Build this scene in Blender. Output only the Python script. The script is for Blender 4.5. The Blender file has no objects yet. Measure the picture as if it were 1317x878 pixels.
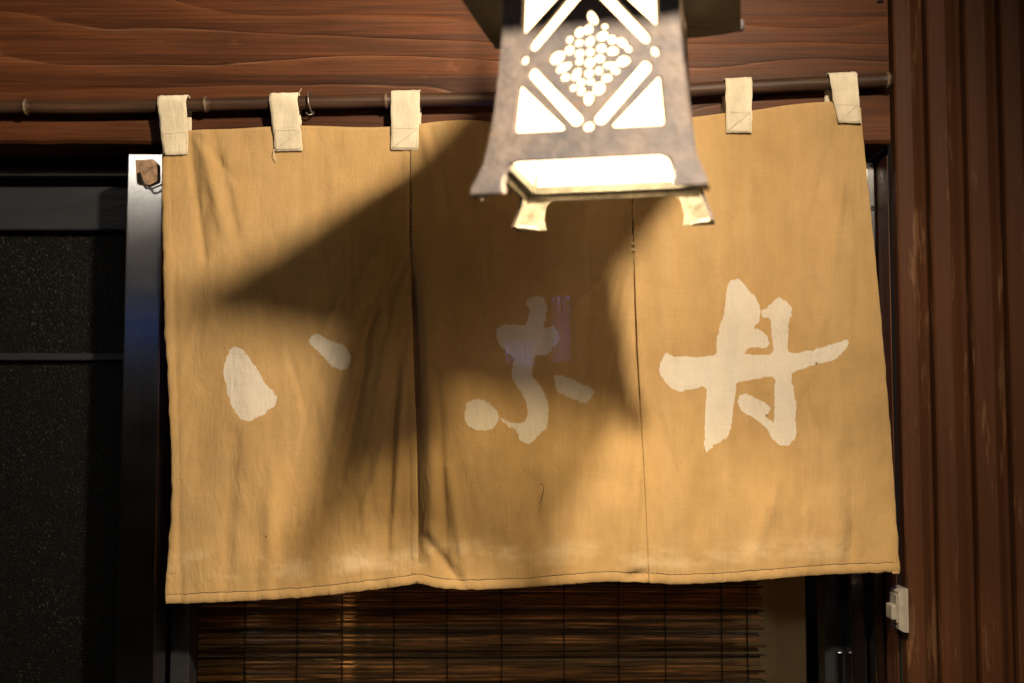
import bpy, bmesh, math, random
from mathutils import Vector, noise
from mathutils.geometry import delaunay_2d_cdt

random.seed(7)
scene = bpy.context.scene
col = scene.collection

# ------------------------------------------------------------------ camera
CAM = Vector((0.0, -1.6, 1.55))
PITCH = math.radians(3.7)
FPX = 1400.0                      # focal length in pixels of the 1317 px wide photograph
cam_d = bpy.data.cameras.new('camera')
cam = bpy.data.objects.new('camera', cam_d)
col.objects.link(cam)
cam.location = CAM
cam.rotation_euler = (math.radians(90) + PITCH, 0, 0)
cam_d.sensor_width = 36.0
cam_d.lens = FPX / 1317.0 * 36.0
cam_d.clip_start = 0.02
cam_d.clip_end = 500
cam_d.dof.use_dof = True
cam_d.dof.focus_distance = 1.6
cam_d.dof.aperture_fstop = 2.3
scene.camera = cam

# ------------------------------------------------------------------ world (night sky)
world = bpy.data.worlds.new('World')
scene.world = world
world.use_nodes = True
wn = world.node_tree
wn.nodes.clear()
wo = wn.nodes.new('ShaderNodeOutputWorld')
wb = wn.nodes.new('ShaderNodeBackground')
sky = wn.nodes.new('ShaderNodeTexSky')
sky.sky_type = 'NISHITA'
sky.sun_disc = False
sky.sun_elevation = math.radians(-3)
sky.sun_rotation = math.radians(180)
wb.inputs['Strength'].default_value = 0.05
wn.links.new(sky.outputs['Color'], wb.inputs['Color'])
wn.links.new(wb.outputs['Background'], wo.inputs['Surface'])

# ------------------------------------------------------------------ exposure
vs = scene.view_settings
vs.view_transform = 'Standard'
vs.look = 'None'
vs.exposure = 0.0
vs.gamma = 1.0
vs.use_curve_mapping = False
scene.render.engine = 'CYCLES'
scene.cycles.use_denoising = True
scene.cycles.max_bounces = 5
scene.cycles.diffuse_bounces = 3
scene.cycles.transparent_max_bounces = 6
scene.cycles.sample_clamp_indirect = 6.0
scene.cycles.caustics_reflective = False
scene.cycles.caustics_refractive = False

KEY_POS = Vector((0.345, -1.18, 2.345))    # hooded lamp that hangs from the eave in front of the lantern
KEY_AIM = Vector((-0.62, 0.0, 1.42))
KEY_POWER = 176.0
LAMP_COL = (1.0, 0.83, 0.60)


def P(px, py, Y):
    """photo pixel -> point on the vertical plane at depth Y (metres, wall axis)"""
    dx = (px - 658.5) / FPX
    dz = (439.0 - py) / FPX
    d = Vector((dx, math.cos(PITCH) - dz * math.sin(PITCH), math.sin(PITCH) + dz * math.cos(PITCH)))
    return CAM + d * ((Y - CAM.y) / d.y)


# ------------------------------------------------------------------ node helpers
class NT:
    def __init__(self, name):
        self.m = bpy.data.materials.new(name)
        self.m.use_nodes = True
        self.t = self.m.node_tree
        self.t.nodes.clear()
        self.out = self.t.nodes.new('ShaderNodeOutputMaterial')

    def n(self, kind, **kw):
        nd = self.t.nodes.new('ShaderNode' + kind)
        for k, v in kw.items():
            if k.startswith('i_'):
                key = k[2:].replace('_', ' ')
                nd.inputs[key].default_value = v
            else:
                setattr(nd, k, v)
        return nd

    def l(self, a, b):
        self.t.links.new(a, b)

    def coord(self, scale=(1, 1, 1), rot=(0, 0, 0), loc=(0, 0, 0)):
        tc = self.n('TexCoord')
        mp = self.n('Mapping')
        mp.inputs['Scale'].default_value = scale
        mp.inputs['Rotation'].default_value = rot
        mp.inputs['Location'].default_value = loc
        self.l(tc.outputs['Object'], mp.inputs['Vector'])
        return mp.outputs['Vector']

    def noise(self, vec, scale=5, detail=4, rough=0.55, dist=0.0):
        nd = self.n('TexNoise')
        nd.inputs['Scale'].default_value = scale
        nd.inputs['Detail'].default_value = detail
        nd.inputs['Roughness'].default_value = rough
        nd.inputs['Distortion'].default_value = dist
        self.l(vec, nd.inputs['Vector'])
        return nd.outputs['Fac']

    def math(self, op, a, b=None, clamp=False):
        nd = self.n('Math', operation=op, use_clamp=clamp)
        for i, v in enumerate((a, b)):
            if v is None:
                continue
            if isinstance(v, (int, float)):
                nd.inputs[i].default_value = v
            else:
                self.l(v, nd.inputs[i])
        return nd.outputs[0]

    def ramp(self, fac, stops, interp='LINEAR'):
        nd = self.n('ValToRGB')
        cr = nd.color_ramp
        cr.interpolation = interp
        while len(cr.elements) < len(stops):
            cr.elements.new(0.5)
        for e, (p, c) in zip(cr.elements, stops):
            e.position = p
            e.color = (c, c, c, 1) if isinstance(c, (int, float)) else (*c, 1)
        self.l(fac, nd.inputs['Fac'])
        return nd.outputs['Color']

    def mix(self, fac, a, b, mode='MIX'):
        nd = self.n('Mix', data_type='RGBA', blend_type=mode)
        for sock, v in ((nd.inputs[0], fac), (nd.inputs[6], a), (nd.inputs[7], b)):
            if isinstance(v, (int, float)):
                sock.default_value = v
            elif isinstance(v, tuple):
                sock.default_value = (*v, 1)
            else:
                self.l(v, sock)
        return nd.outputs[2]

    def bump(self, h, strength=0.3, dist=0.002, normal=None):
        nd = self.n('Bump')
        nd.inputs['Strength'].default_value = strength
        nd.inputs['Distance'].default_value = dist
        self.l(h, nd.inputs['Height'])
        if normal is not None:
            self.l(normal, nd.inputs['Normal'])
        return nd.outputs['Normal']

    def principled(self, color=None, rough=0.5, metal=0.0, normal=None, **kw):
        b = self.n('BsdfPrincipled')
        for k, v in (('Base Color', color), ('Roughness', rough), ('Metallic', metal), ('Normal', normal)):
            if v is None:
                continue
            s = b.inputs[k]
            if isinstance(v, tuple):
                s.default_value = (*v, 1)
            elif isinstance(v, (int, float)):
                s.default_value = v
            else:
                self.l(v, s)
        for k, v in kw.items():
            b.inputs[k.replace('_', ' ')].default_value = v
        return b

    def finish(self, sh):
        self.l(sh.outputs[0], self.out.inputs['Surface'])
        return self.m


MAT = {}


def mat_simple(name, c, rough=0.6, metal=0.0, nscale=40, var=0.25, bump=0.15, spec=0.5, stretch=(1, 1, 1)):
    t = NT(name)
    v = t.coord(stretch)
    n1 = t.noise(v, nscale, 5, 0.6)
    n2 = t.noise(v, nscale * 6, 3, 0.6)
    f = t.ramp(n1, [(0.3, 1 - var), (0.7, 1 + var)])
    cc = t.mix(1.0, c, f, 'MULTIPLY')
    r = t.ramp(n2, [(0.2, max(0.02, rough - 0.1)), (0.8, min(1, rough + 0.1))])
    b = t.principled(cc, r, metal, t.bump(n2, bump, 0.001))
    b.inputs['Specular IOR Level'].default_value = spec
    MAT[name] = t.finish(b)
    return MAT[name]


def mat_wood(name, dark, mid, light, axis='X', spec=0.16, rings=15.0, warp=2.6, seed=0.0, rough=0.5, ridge_sheen=0.5):
    """weathered boards: contour-like growth rings along the grain, raised late wood, fine fibre"""
    t = NT(name)
    tc = t.n('TexCoord')
    sp = t.n('SeparateXYZ')
    t.l(tc.outputs['Object'], sp.inputs[0])
    along, across = (sp.outputs['X'], sp.outputs['Z']) if axis == 'X' else (sp.outputs['Z'], sp.outputs['X'])
    def cv(sa, sc):
        c = t.n('CombineXYZ')
        t.l(t.math('MULTIPLY', along, sa), c.inputs[0])
        t.l(t.math('MULTIPLY', across, sc), c.inputs[1])
        t.l(t.math('MULTIPLY_ADD', sp.outputs['Y'], sc), c.inputs[2])
        c.inputs[2].default_value = seed
        return c.outputs[0]
    low = t.noise(cv(1.1, 4.2), 1.0, 2, 0.5, 0.35)
    v = t.math('ADD', t.math('MULTIPLY', across, rings), t.math('MULTIPLY', low, warp * 2.2))
    med = t.noise(cv(2.6, 30.0), 1.0, 3, 0.55)
    v = t.math('ADD', v, t.math('MULTIPLY', med, 0.55))
    fr = t.math('FRACT', v)
    ring = t.ramp(fr, [(0.0, 0.0), (0.55, 0.45), (0.86, 1.0), (0.93, 0.35), (1.0, 0.0)])
    fib = t.noise(cv(8.0, 380.0), 1.0, 3, 0.6)
    fib2 = t.noise(cv(1.6, 90.0), 1.0, 4, 0.65)
    blotch = t.noise(cv(2.0, 5.0), 1.0, 3, 0.5)
    base = t.mix(t.ramp(fib2, [(0.34, 0.0), (0.66, 1.0)]), dark, mid)
    streak = t.noise(cv(1.3, 150.0), 1.0, 4, 0.7)
    base = t.mix(1.0, base, t.ramp(streak, [(0.28, 0.62), (0.5, 1.0), (0.75, 1.25)]), 'MULTIPLY')
    base = t.mix(t.math('MULTIPLY', ring, 0.38), base, light)
    line = t.ramp(fr, [(0.86, 0.0), (0.90, 1.0), (0.925, 0.0)])  # sheen on raised grain ridges, painted as pale lines
    gate = t.ramp(t.noise(cv(0.9, 11.0), 1.0, 2), [(0.48, 0.0), (0.62, 1.0)])
    base = t.mix(t.math('MULTIPLY', t.math('MULTIPLY', line, gate), ridge_sheen), base, tuple(min(1, x * 1.2 + 0.05) for x in light))
    ridge_shade = t.ramp(fr, [(0.925, 0.0), (0.95, 1.0), (0.985, 0.0)])  # shaded edge of the same ridges, painted dark
    base = t.mix(t.math('MULTIPLY', t.math('MULTIPLY', ridge_shade, gate), 0.8), base, tuple(x * 0.3 for x in dark))
    base = t.mix(1.0, base, t.ramp(blotch, [(0.28, 0.55), (0.72, 1.55)]), 'MULTIPLY')
    base = t.mix(1.0, base, t.ramp(fib, [(0.28, 0.70), (0.72, 1.28)]), 'MULTIPLY')
    h = t.math('ADD', t.math('MULTIPLY', ring, 1.0), t.math('MULTIPLY', fib2, 0.55))
    h = t.math('ADD', h, t.math('MULTIPLY', fib, 0.55))
    h = t.math('ADD', h, t.math('MULTIPLY', streak, 0.5))
    pit = t.ramp(t.noise(cv(14.0, 60.0), 1.0, 4, 0.7), [(0.66, 0.0), (0.74, 1.0)])
    base = t.mix(t.math('MULTIPLY', pit, 0.6), base, tuple(x * 0.35 for x in dark))
    scuff = t.ramp(t.noise(cv(10.0, 24.0), 1.0, 5, 0.75), [(0.64, 0.0), (0.76, 1.0)])
    base = t.mix(t.math('MULTIPLY', scuff, 0.35), base, tuple(x * 1.7 + 0.01 for x in light))
    r = t.ramp(fib2, [(0.2, rough - 0.08), (0.8, rough + 0.15)])
    b = t.principled(base, r, 0.0, t.bump(h, 0.65, 0.0015))
    b.inputs['Specular IOR Level'].default_value = spec
    MAT[name] = t.finish(b)


def mat_cloth(name, base, pale, transl=0.10, blotchy=1.0):
    t = NT(name)
    vx = t.coord((16, 16, 900))
    vz = t.coord((900, 16, 16))
    wx = t.noise(vx, 1.0, 3, 0.6)
    wz = t.noise(vz, 1.0, 3, 0.6)
    o = t.coord()
    big = t.noise(o, 5.0, 4, 0.55)
    mid = t.noise(t.coord((26, 26, 13)), 1.0, 5, 0.6)
    weave = t.math('ADD', wx, wz)
    c = t.mix(t.ramp(big, [(0.3, 0.0), (0.75, 1.0)]), base, pale)
    c = t.mix(1.0, c, t.ramp(mid, [(0.25, 1 - 0.13 * blotchy), (0.75, 1 + 0.10 * blotchy)]), 'MULTIPLY')
    c = t.mix(1.0, c, t.ramp(t.math('MULTIPLY', weave, 0.5), [(0.32, 0.92), (0.68, 1.07)]), 'MULTIPLY')
    # a faded band just above the hem, washed out in patches
    sp = t.n('SeparateXYZ')
    tc = t.n('TexCoord')
    t.l(tc.outputs['Object'], sp.inputs[0])
    zz = t.math('ADD', sp.outputs['Z'], t.math('MULTIPLY', t.noise(t.coord((7, 7, 7)), 1.0, 3), 0.05))
    zz = t.math('ADD', zz, t.math('MULTIPLY', sp.outputs['X'], -0.03))
    band = t.ramp(t.math('MULTIPLY', zz, 10.0), [(0.48, 0.0), (0.60, 1.0), (0.76, 1.0), (0.95, 0.0)])
    gate = t.ramp(t.noise(t.coord((11, 11, 20)), 1.0, 4), [(0.46, 0.0), (0.66, 1.0)])
    c = t.mix(t.math('MULTIPLY', t.math('MULTIPLY', band, gate), 0.42), c, (0.86, 0.74, 0.52))
    # small dark specks
    vo = t.n('TexVoronoi')
    vo.inputs['Scale'].default_value = 13.0
    t.l(t.coord((1, 0.0, 1)), vo.inputs['Vector'])
    spk = t.ramp(vo.outputs['Distance'], [(0.016, 1.0), (0.028, 0.0)])
    c = t.mix(t.math('MULTIPLY', spk, 0.8), c, (0.06, 0.03, 0.015))
    pale_streak = t.ramp(t.noise(t.coord((42, 42, 2.2)), 1.0, 4, 0.6), [(0.50, 0.0), (0.72, 1.0)])
    c = t.mix(t.math('MULTIPLY', pale_streak, 0.13), c, (0.72, 0.56, 0.34))
    stain = t.ramp(t.noise(t.coord((4.5, 4.5, 3.0), loc=(3, 1, 7)), 1.0, 5, 0.62), [(0.52, 0.0), (0.70, 1.0)])
    c = t.mix(t.math('MULTIPLY', stain, 0.30), c, t.mix(1.0, c, (0.80, 0.66, 0.50), 'MULTIPLY'))
    wr = t.noise(t.coord((34, 34, 12)), 1.0, 4, 0.6, 0.8)
    wr2 = t.noise(t.coord((70, 70, 30), rot=(0, 0.5, 0)), 1.0, 3, 0.6, 1.2)
    h = t.math('ADD', t.math('MULTIPLY', weave, 0.10), t.math('MULTIPLY', wr, 1.0))
    h = t.math('ADD', h, t.math('MULTIPLY', wr2, 0.5))
    nm = t.bump(h, 0.9, 0.0036)
    d = t.n('BsdfDiffuse')
    d.inputs['Roughness'].default_value = 0.4
    t.l(c, d.inputs['Color'])
    t.l(nm, d.inputs['Normal'])
    tr = t.n('BsdfTranslucent')
    t.l(t.mix(1.0, c, (1.0, 0.78, 0.5), 'MULTIPLY'), tr.inputs['Color'])
    m1 = t.n('MixShader')
    m1.inputs[0].default_value = transl
    t.l(d.outputs[0], m1.inputs[1])
    t.l(tr.outputs[0], m1.inputs[2])
    # open weave: a few per cent of pin holes between the threads
    hole = t.ramp(t.math('MULTIPLY', t.noise(t.coord((900, 0, 900)), 1.0, 1), 1.0), [(0.55, 0.0), (0.8, 0.22)])
    tp = t.n('BsdfTransparent')
    m2 = t.n('MixShader')
    t.l(hole, m2.inputs[0])
    t.l(m1.outputs[0], m2.inputs[1])
    t.l(tp.outputs[0], m2.inputs[2])
    MAT[name] = t.finish(m2)


def mat_emit(name, c, s):
    t = NT(name)
    e = t.n('Emission')
    e.inputs['Color'].default_value = (*c, 1)
    e.inputs['Strength'].default_value = s
    MAT[name] = t.finish(e)


HEM_Z = P(600, 752, -0.022).z

mat_wood('beam_wood', (0.027, 0.0078, 0.0022), (0.070, 0.0210, 0.0060), (0.125, 0.045, 0.016))
mat_wood('jamb_wood', (0.026, 0.0085, 0.0045), (0.058, 0.02, 0.010), (0.09, 0.038, 0.02), axis='Z', rings=70, warp=1.2, seed=3.1)
mat_wood('plain_wood', (0.05, 0.025, 0.012), (0.12, 0.06, 0.03), (0.2, 0.11, 0.06), rings=30, seed=8.0)
mat_cloth('dyed_cloth', (0.48, 0.318, 0.140), (0.57, 0.390, 0.185), transl=0.34)
mat_cloth('undyed_cloth', (0.58, 0.525, 0.445), (0.64, 0.58, 0.49), transl=0.22, blotchy=0.6)
mat_cloth('tab_cloth', (0.50, 0.44, 0.335), (0.62, 0.55, 0.43), transl=0.05, blotchy=2.2)
mat_simple('thread_dark', (0.035, 0.022, 0.018), 0.8)
mat_simple('thread_pale', (0.6, 0.5, 0.33), 0.8)
mat_simple('roof_iron', (0.016, 0.013, 0.010), 0.7, 0.0, 22, 0.3, 0.6, 0.3)
mat_simple('inner_iron', (0.20, 0.185, 0.155), 0.6, 0.0, 60, 0.55, 0.5, 0.3)
mat_simple('rail_iron', (0.050, 0.046, 0.036), 0.6, 0.0, 60, 0.4, 0.5, 0.3)
mat_simple('rust', (0.24, 0.15, 0.09), 0.6, 0.3, 120, 0.5, 0.6)
mat_simple('black_frame', (0.018, 0.018, 0.02), 0.45, 0.0, 30, 0.3, 0.1)
mat_simple('rail_grey', (0.012, 0.013, 0.017), 0.5, 0.1, 14, 0.35, 0.15, stretch=(0.4, 1, 2))
mat_simple('dark_void', (0.006, 0.0055, 0.005), 0.9)
mat_simple('inner_plaster', (0.72, 0.58, 0.29), 0.9, 0.0, 9, 0.15, 0.2)
mat_simple('switch_plastic', (0.24, 0.215, 0.185), 0.45, 0.0, 50, 0.18, 0.05)
mat_simple('satin_aluminium', (0.62, 0.61, 0.60), 0.5, 0.45, 30, 0.12, 0.05)
mat_simple('cord', (0.012, 0.009, 0.007), 0.9)
mat_simple('asphalt', (0.20, 0.185, 0.165), 0.85, 0.0, 60, 0.3, 0.5)
mat_simple('plaster_dark', (0.14, 0.12, 0.10), 0.9, 0.0, 6, 0.2, 0.3)
mat_simple('wall_plaster', (0.32, 0.28, 0.22), 0.9, 0.0, 8, 0.15, 0.3)
mat_simple('black_iron', (0.02, 0.019, 0.018), 0.5, 0.4, 40, 0.3, 0.3)
mat_simple('enamel', (0.55, 0.56, 0.52), 0.25, 0.0, 12, 0.1, 0.02)
mat_simple('wire', (0.35, 0.32, 0.29), 0.35, 0.8, 80, 0.3, 0.1)


def make_special_mats():
    # brushed steel: brush lines run vertically, so highlights smear sideways
    t = NT('brushed_steel')
    n1 = t.noise(t.coord((900, 900, 3)), 1.0, 3, 0.6)
    n2 = t.noise(t.coord((6, 6, 9)), 1.0, 5, 0.65)
    c = t.mix(t.ramp(n2, [(0.35, 0.0), (0.7, 1.0)]), (0.34, 0.34, 0.36), (0.46, 0.455, 0.45))
    r = t.ramp(t.math('ADD', t.math('MULTIPLY', n1, 0.5), t.math('MULTIPLY', n2, 0.5)), [(0.3, 0.15), (0.7, 0.24)])
    b = t.principled(c, r, 1.0, t.bump(n1, 0.12, 0.0004))
    b.inputs['Anisotropic'].default_value = 0.75
    tg = t.n('Tangent', direction_type='RADIAL', axis='Z')
    t.l(tg.outputs[0], b.inputs['Tangent'])
    MAT['brushed_steel'] = t.finish(b)
    # dark figured glass with dust and painted sparkle, both as pale specks
    t = NT('figured_glass')
    o = t.coord((1, 1, 1))
    vo = t.n('TexVoronoi')
    vo.inputs['Scale'].default_value = 420
    t.l(o, vo.inputs['Vector'])
    fine = t.noise(o, 300, 3, 0.7)
    glint_dust = t.ramp(t.noise(o, 330, 3, 0.75), [(0.60, 0.0), (0.78, 1.0)])
    gate = t.ramp(t.noise(o, 5, 4, 0.6), [(0.35, 0.3), (0.7, 1.0)])
    c = t.mix(t.math('MULTIPLY', glint_dust, gate), (0.004, 0.0036, 0.0033), (0.17, 0.15, 0.125))
    h = t.math('ADD', t.math('MULTIPLY', vo.outputs['Distance'], 0.6), t.math('MULTIPLY', fine, 0.6))
    b = t.principled(c, 0.30, 0.0, t.bump(h, 0.8, 0.0015))
    b.inputs['Specular IOR Level'].default_value = 0.2
    MAT['figured_glass'] = t.finish(b)
    # brown painted sheet, scraped pale on the ridges
    t = NT('painted_sheet')
    o = t.coord()
    v = t.coord((80, 80, 2.2))
    streak = t.noise(v, 1.0, 4, 0.6)
    wear = t.noise(t.coord((55, 55, 7)), 1.0, 5, 0.7)
    patch = t.noise(t.coord((3, 3, 2)), 1.0, 3, 0.5)
    c = t.mix(t.ramp(streak, [(0.3, 0.0), (0.7, 1.0)]), (0.044, 0.0168, 0.0076), (0.060, 0.0235, 0.0105))
    c = t.mix(1.0, c, t.ramp(patch, [(0.3, 0.75), (0.7, 1.3)]), 'MULTIPLY')
    w = t.math('MULTIPLY', t.ramp(wear, [(0.57, 0.0), (0.64, 1.0)]), t.ramp(patch, [(0.42, 0.0), (0.56, 1.0)]))
    c = t.mix(t.math('MULTIPLY', w, 0.45), c, (0.20, 0.105, 0.055))
    b = t.principled(c, t.ramp(streak, [(0.2, 0.40), (0.8, 0.6)]), 0.0, t.bump(t.math('ADD', streak, wear), 0.25, 0.001))
    b.inputs['Specular IOR Level'].default_value = 0.12
    MAT['painted_sheet'] = t.finish(b)
    # dark bamboo
    t = NT('dark_bamboo')
    st = t.noise(t.coord((4, 200, 200)), 1.0, 4, 0.6)
    pa = t.noise(t.coord((6, 8, 8)), 1.0, 3, 0.5)
    c = t.mix(t.ramp(st, [(0.3, 0.0), (0.75, 1.0)]), (0.018, 0.0085, 0.005), (0.060, 0.028, 0.014))
    c = t.mix(1.0, c, t.ramp(pa, [(0.3, 0.7), (0.7, 1.5)]), 'MULTIPLY')
    b = t.principled(c, 0.55, 0.0, t.bump(st, 0.5, 0.0008))
    b.inputs['Specular IOR Level'].default_value = 0.3
    MAT['dark_bamboo'] = t.finish(b)
    # reed slats of the blind
    t = NT('reed')
    oi = t.n('ObjectInfo')
    cmb = t.n('CombineXYZ')
    sp = t.n('SeparateXYZ')
    tc = t.n('TexCoord')
    t.l(tc.outputs['Object'], sp.inputs[0])
    rnd = t.math('MULTIPLY', oi.outputs['Random'], 97.0)
    t.l(t.math('MULTIPLY', sp.outputs['X'], 9.0), cmb.inputs[0])
    t.l(rnd, cmb.inputs[1])
    t.l(t.math('MULTIPLY', sp.outputs['Z'], 300.0), cmb.inputs[2])
    st = t.noise(cmb.outputs[0], 1.0, 3, 0.6)
    c = t.mix(t.ramp(oi.outputs['Random'], [(0.25, 0.0), (1.0, 1.0)]), (0.09, 0.038, 0.013), (0.80, 0.39, 0.125))
    c = t.mix(1.0, c, t.ramp(st, [(0.36, 0.12), (0.52, 0.7), (0.72, 2.2)]), 'MULTIPLY')  # brighter stretches paint partial highlights along the slats
    b = t.principled(c, 0.30, 0.0, t.bump(st, 0.3, 0.0006))
    MAT['reed'] = t.finish(b)


make_special_mats()


def mat_lantern_iron():
    t = NT('cast_iron')
    o = t.coord()
    big = t.noise(o, 16, 5, 0.65)
    fine = t.noise(o, 190, 4, 0.7)
    grit = t.noise(o, 70, 5, 0.7)
    c = t.mix(t.ramp(big, [(0.35, 0.0), (0.62, 1.0)]), (0.066, 0.060, 0.068), (0.122, 0.096, 0.086))
    c = t.mix(1.0, c, t.ramp(grit, [(0.3, 0.62), (0.7, 1.32)]), 'MULTIPLY')
    rust = t.ramp(t.noise(o, 38, 5, 0.75), [(0.60, 0.0), (0.70, 1.0)])
    c = t.mix(t.math('MULTIPLY', rust, 0.55), c, (0.15, 0.085, 0.04))
    h = t.math('ADD', fine, t.math('MULTIPLY', grit, 1.5))
    b = t.principled(c, t.ramp(grit, [(0.2, 0.5), (0.8, 0.75)]), 0.0, t.bump(h, 0.7, 0.0016))
    b.inputs['Specular IOR Level'].default_value = 0.35
    MAT['cast_iron'] = t.finish(b)


mat_lantern_iron()
mat_emit('lit_paper', (1.0, 0.66, 0.33), 10.0)
mat_emit('lit_bulb', (1.0, 0.85, 0.62), 14.0)
mat_emit('blue_led', (0.14, 0.24, 1.0), 95.0)
mat_emit('blue_sign', (0.10, 0.30, 1.0), 0.4)
mat_emit('window_glow', (1.0, 0.90, 0.76), 13.0)

# ------------------------------------------------------------------ mesh helpers
ORG = {}


def tag(o, label, cat, group=None):
    o['label'] = label
    o['category'] = cat
    if group:
        o['group'] = group
    return o


def thing(name, loc, label, cat, rz=0.0, group=None):
    o = bpy.data.objects.new(name, None)
    o.empty_display_size = 0.05
    col.objects.link(o)
    o.location = loc
    o.rotation_euler = (0, 0, rz)
    ORG[o.name] = Vector(loc)
    return tag(o, label, cat, group)


def link_mesh(name, me, parent=None, mats=()):
    o = bpy.data.objects.new(name, me)
    for m in mats:
        me.materials.append(MAT[m])
    col.objects.link(o)
    if parent is not None:
        o.parent = parent
        ORG[o.name] = ORG[parent.name]
    else:
        ORG[o.name] = Vector((0, 0, 0))
    return o


def mesh(name, verts, faces, mat, parent=None, smooth=False, local=False):
    off = Vector((0, 0, 0)) if (local or parent is None) else ORG[parent.name]
    me = bpy.data.meshes.new(name)
    me.from_pydata([tuple(Vector(v) - off) for v in verts], [], faces)
    bm = bmesh.new()
    bm.from_mesh(me)
    bmesh.ops.recalc_face_normals(bm, faces=bm.faces)
    bm.to_mesh(me)
    bm.free()
    if smooth:
        for p in me.polygons:
            p.use_smooth = True
    me.update()
    return link_mesh(name, me, parent, [mat])


def box(name, x0, x1, y0, y1, z0, z1, mat, parent=None, bevel=0.0, local=False, seg=2):
    off = Vector((0, 0, 0)) if (local or parent is None) else ORG[parent.name]
    bm = bmesh.new()
    r = bmesh.ops.create_cube(bm, size=1.0)
    for v in r['verts']:
        v.co = Vector(((x0 + x1) / 2 + v.co.x * (x1 - x0), (y0 + y1) / 2 + v.co.y * (y1 - y0),
                       (z0 + z1) / 2 + v.co.z * (z1 - z0))) - off
    if bevel:
        bmesh.ops.bevel(bm, geom=bm.edges[:], offset=bevel, segments=seg, affect='EDGES', profile=0.6)
    me = bpy.data.meshes.new(name)
    bm.to_mesh(me)
    bm.free()
    return link_mesh(name, me, parent, [mat])


def tube(name, pts, rads, mat, parent=None, seg=10, local=False, closed=False):
    off = Vector((0, 0, 0)) if (local or parent is None) else ORG[parent.name]
    pts = [Vector(p) - off for p in pts]
    n = len(pts)
    if not isinstance(rads, (list, tuple)):
        rads = [rads] * n
    vs, fs = [], []
    for i, p in enumerate(pts):
        a = pts[(i - 1) % n] if (closed or i > 0) else p
        b = pts[(i + 1) % n] if (closed or i < n - 1) else p
        d = (b - a).normalized()
        up = Vector((0, 0, 1)) if abs(d.z) < 0.9 else Vector((1, 0, 0))
        s = d.cross(up).normalized()
        u = s.cross(d)
        for k in range(seg):
            an = 2 * math.pi * k / seg
            vs.append(p + (s * math.cos(an) + u * math.sin(an)) * rads[i])
    m = n if closed else n - 1
    for i in range(m):
        j = (i + 1) % n
        for k in range(seg):
            k2 = (k + 1) % seg
            fs.append((i * seg + k, i * seg + k2, j * seg + k2, j * seg + k))
    if not closed:
        fs.append(tuple(range(seg))[::-1])
        fs.append(tuple((n - 1) * seg + k for k in range(seg)))
    return mesh(name, vs, fs, mat, parent, smooth=True, local=True)


def lathe(name, prof, centre, mat, parent=None, seg=24, local=False):
    """prof: (radius, z)"""
    off = Vector((0, 0, 0)) if (local or parent is None) else ORG[parent.name]
    vs, fs = [], []
    for r, z in prof:
        for k in range(seg):
            a = 2 * math.pi * k / seg
            vs.append(Vector((centre[0] + r * math.cos(a), centre[1] + r * math.sin(a), centre[2] + z)) - off)
    for i in range(len(prof) - 1):
        for k in range(seg):
            k2 = (k + 1) % seg
            fs.append((i * seg + k, i * seg + k2, (i + 1) * seg + k2, (i + 1) * seg + k))
    return mesh(name, vs, fs, mat, parent, smooth=True, local=True)


def interp(pts, t):
    if t <= pts[0][0]:
        return pts[0][1]
    for (a, va), (b, vb) in zip(pts, pts[1:]):
        if t <= b:
            f = (t - a) / (b - a)
            return va + (vb - va) * f
    return pts[-1][1]


def sinterp(pts, t):
    """smooth (Catmull-Rom) interpolation of (t, value) pairs"""
    if t <= pts[0][0]:
        return pts[0][1]
    if t >= pts[-1][0]:
        return pts[-1][1]
    for i in range(len(pts) - 1):
        a, b = pts[i], pts[i + 1]
        if t <= b[0]:
            p0 = pts[i - 1] if i else a
            p3 = pts[i + 2] if i + 2 < len(pts) else b
            h = b[0] - a[0]
            m0 = (b[1] - p0[1]) / max(1e-9, b[0] - p0[0]) * h
            m1 = (p3[1] - a[1]) / max(1e-9, p3[0] - a[0]) * h
            f = (t - a[0]) / h
            return ((2 * f**3 - 3 * f**2 + 1) * a[1] + (f**3 - 2 * f**2 + f) * m0 +
                    (-2 * f**3 + 3 * f**2) * b[1] + (f**3 - f**2) * m1)


def in_poly(x, y, poly):
    c = False
    j = len(poly) - 1
    for i in range(len(poly)):
        xi, yi = poly[i]
        xj, yj = poly[j]
        if (yi > y) != (yj > y) and x < (xj - xi) * (y - yi) / (yj - yi) + xi:
            c = not c
        j = i
    return c


def smooth_poly(pts, sub=4, jitter=0.0, seed=0):
    n = len(pts)
    out = []
    for i in range(n):
        p0, p1, p2, p3 = (Vector((*pts[(i + k) % n], 0)) for k in (-1, 0, 1, 2))
        for s in range(sub):
            f = s / sub
            q = 0.5 * ((2 * p1) + (p2 - p0) * f + (2 * p0 - 5 * p1 + 4 * p2 - p3) * f * f + (3 * p1 - p0 - 3 * p2 + p3) * f**3)
            if jitter:
                q.x += jitter * noise.noise((q.x * 0.23, q.y * 0.23, seed))
                q.y += jitter * noise.noise((q.x * 0.23, q.y * 0.23, seed + 9))
                q.x += 0.45 * jitter * noise.noise((q.x * 0.8, q.y * 0.8, seed + 20))
                q.y += 0.45 * jitter * noise.noise((q.x * 0.8, q.y * 0.8, seed + 29))
            out.append((q.x, q.y))
    return out


def set_kind(o, k='structure'):
    o['kind'] = k
    return o


# ================================================================== LARGE STRUCTURE
YN = -0.022          # cloth plane of the noren
YB = 0.002           # face of the lintel beam
YS = -0.005          # front of the brown siding
X_JAMB = P(1157, 440, YS).x
Z_BEAM = P(100, 184, YB).z

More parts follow.
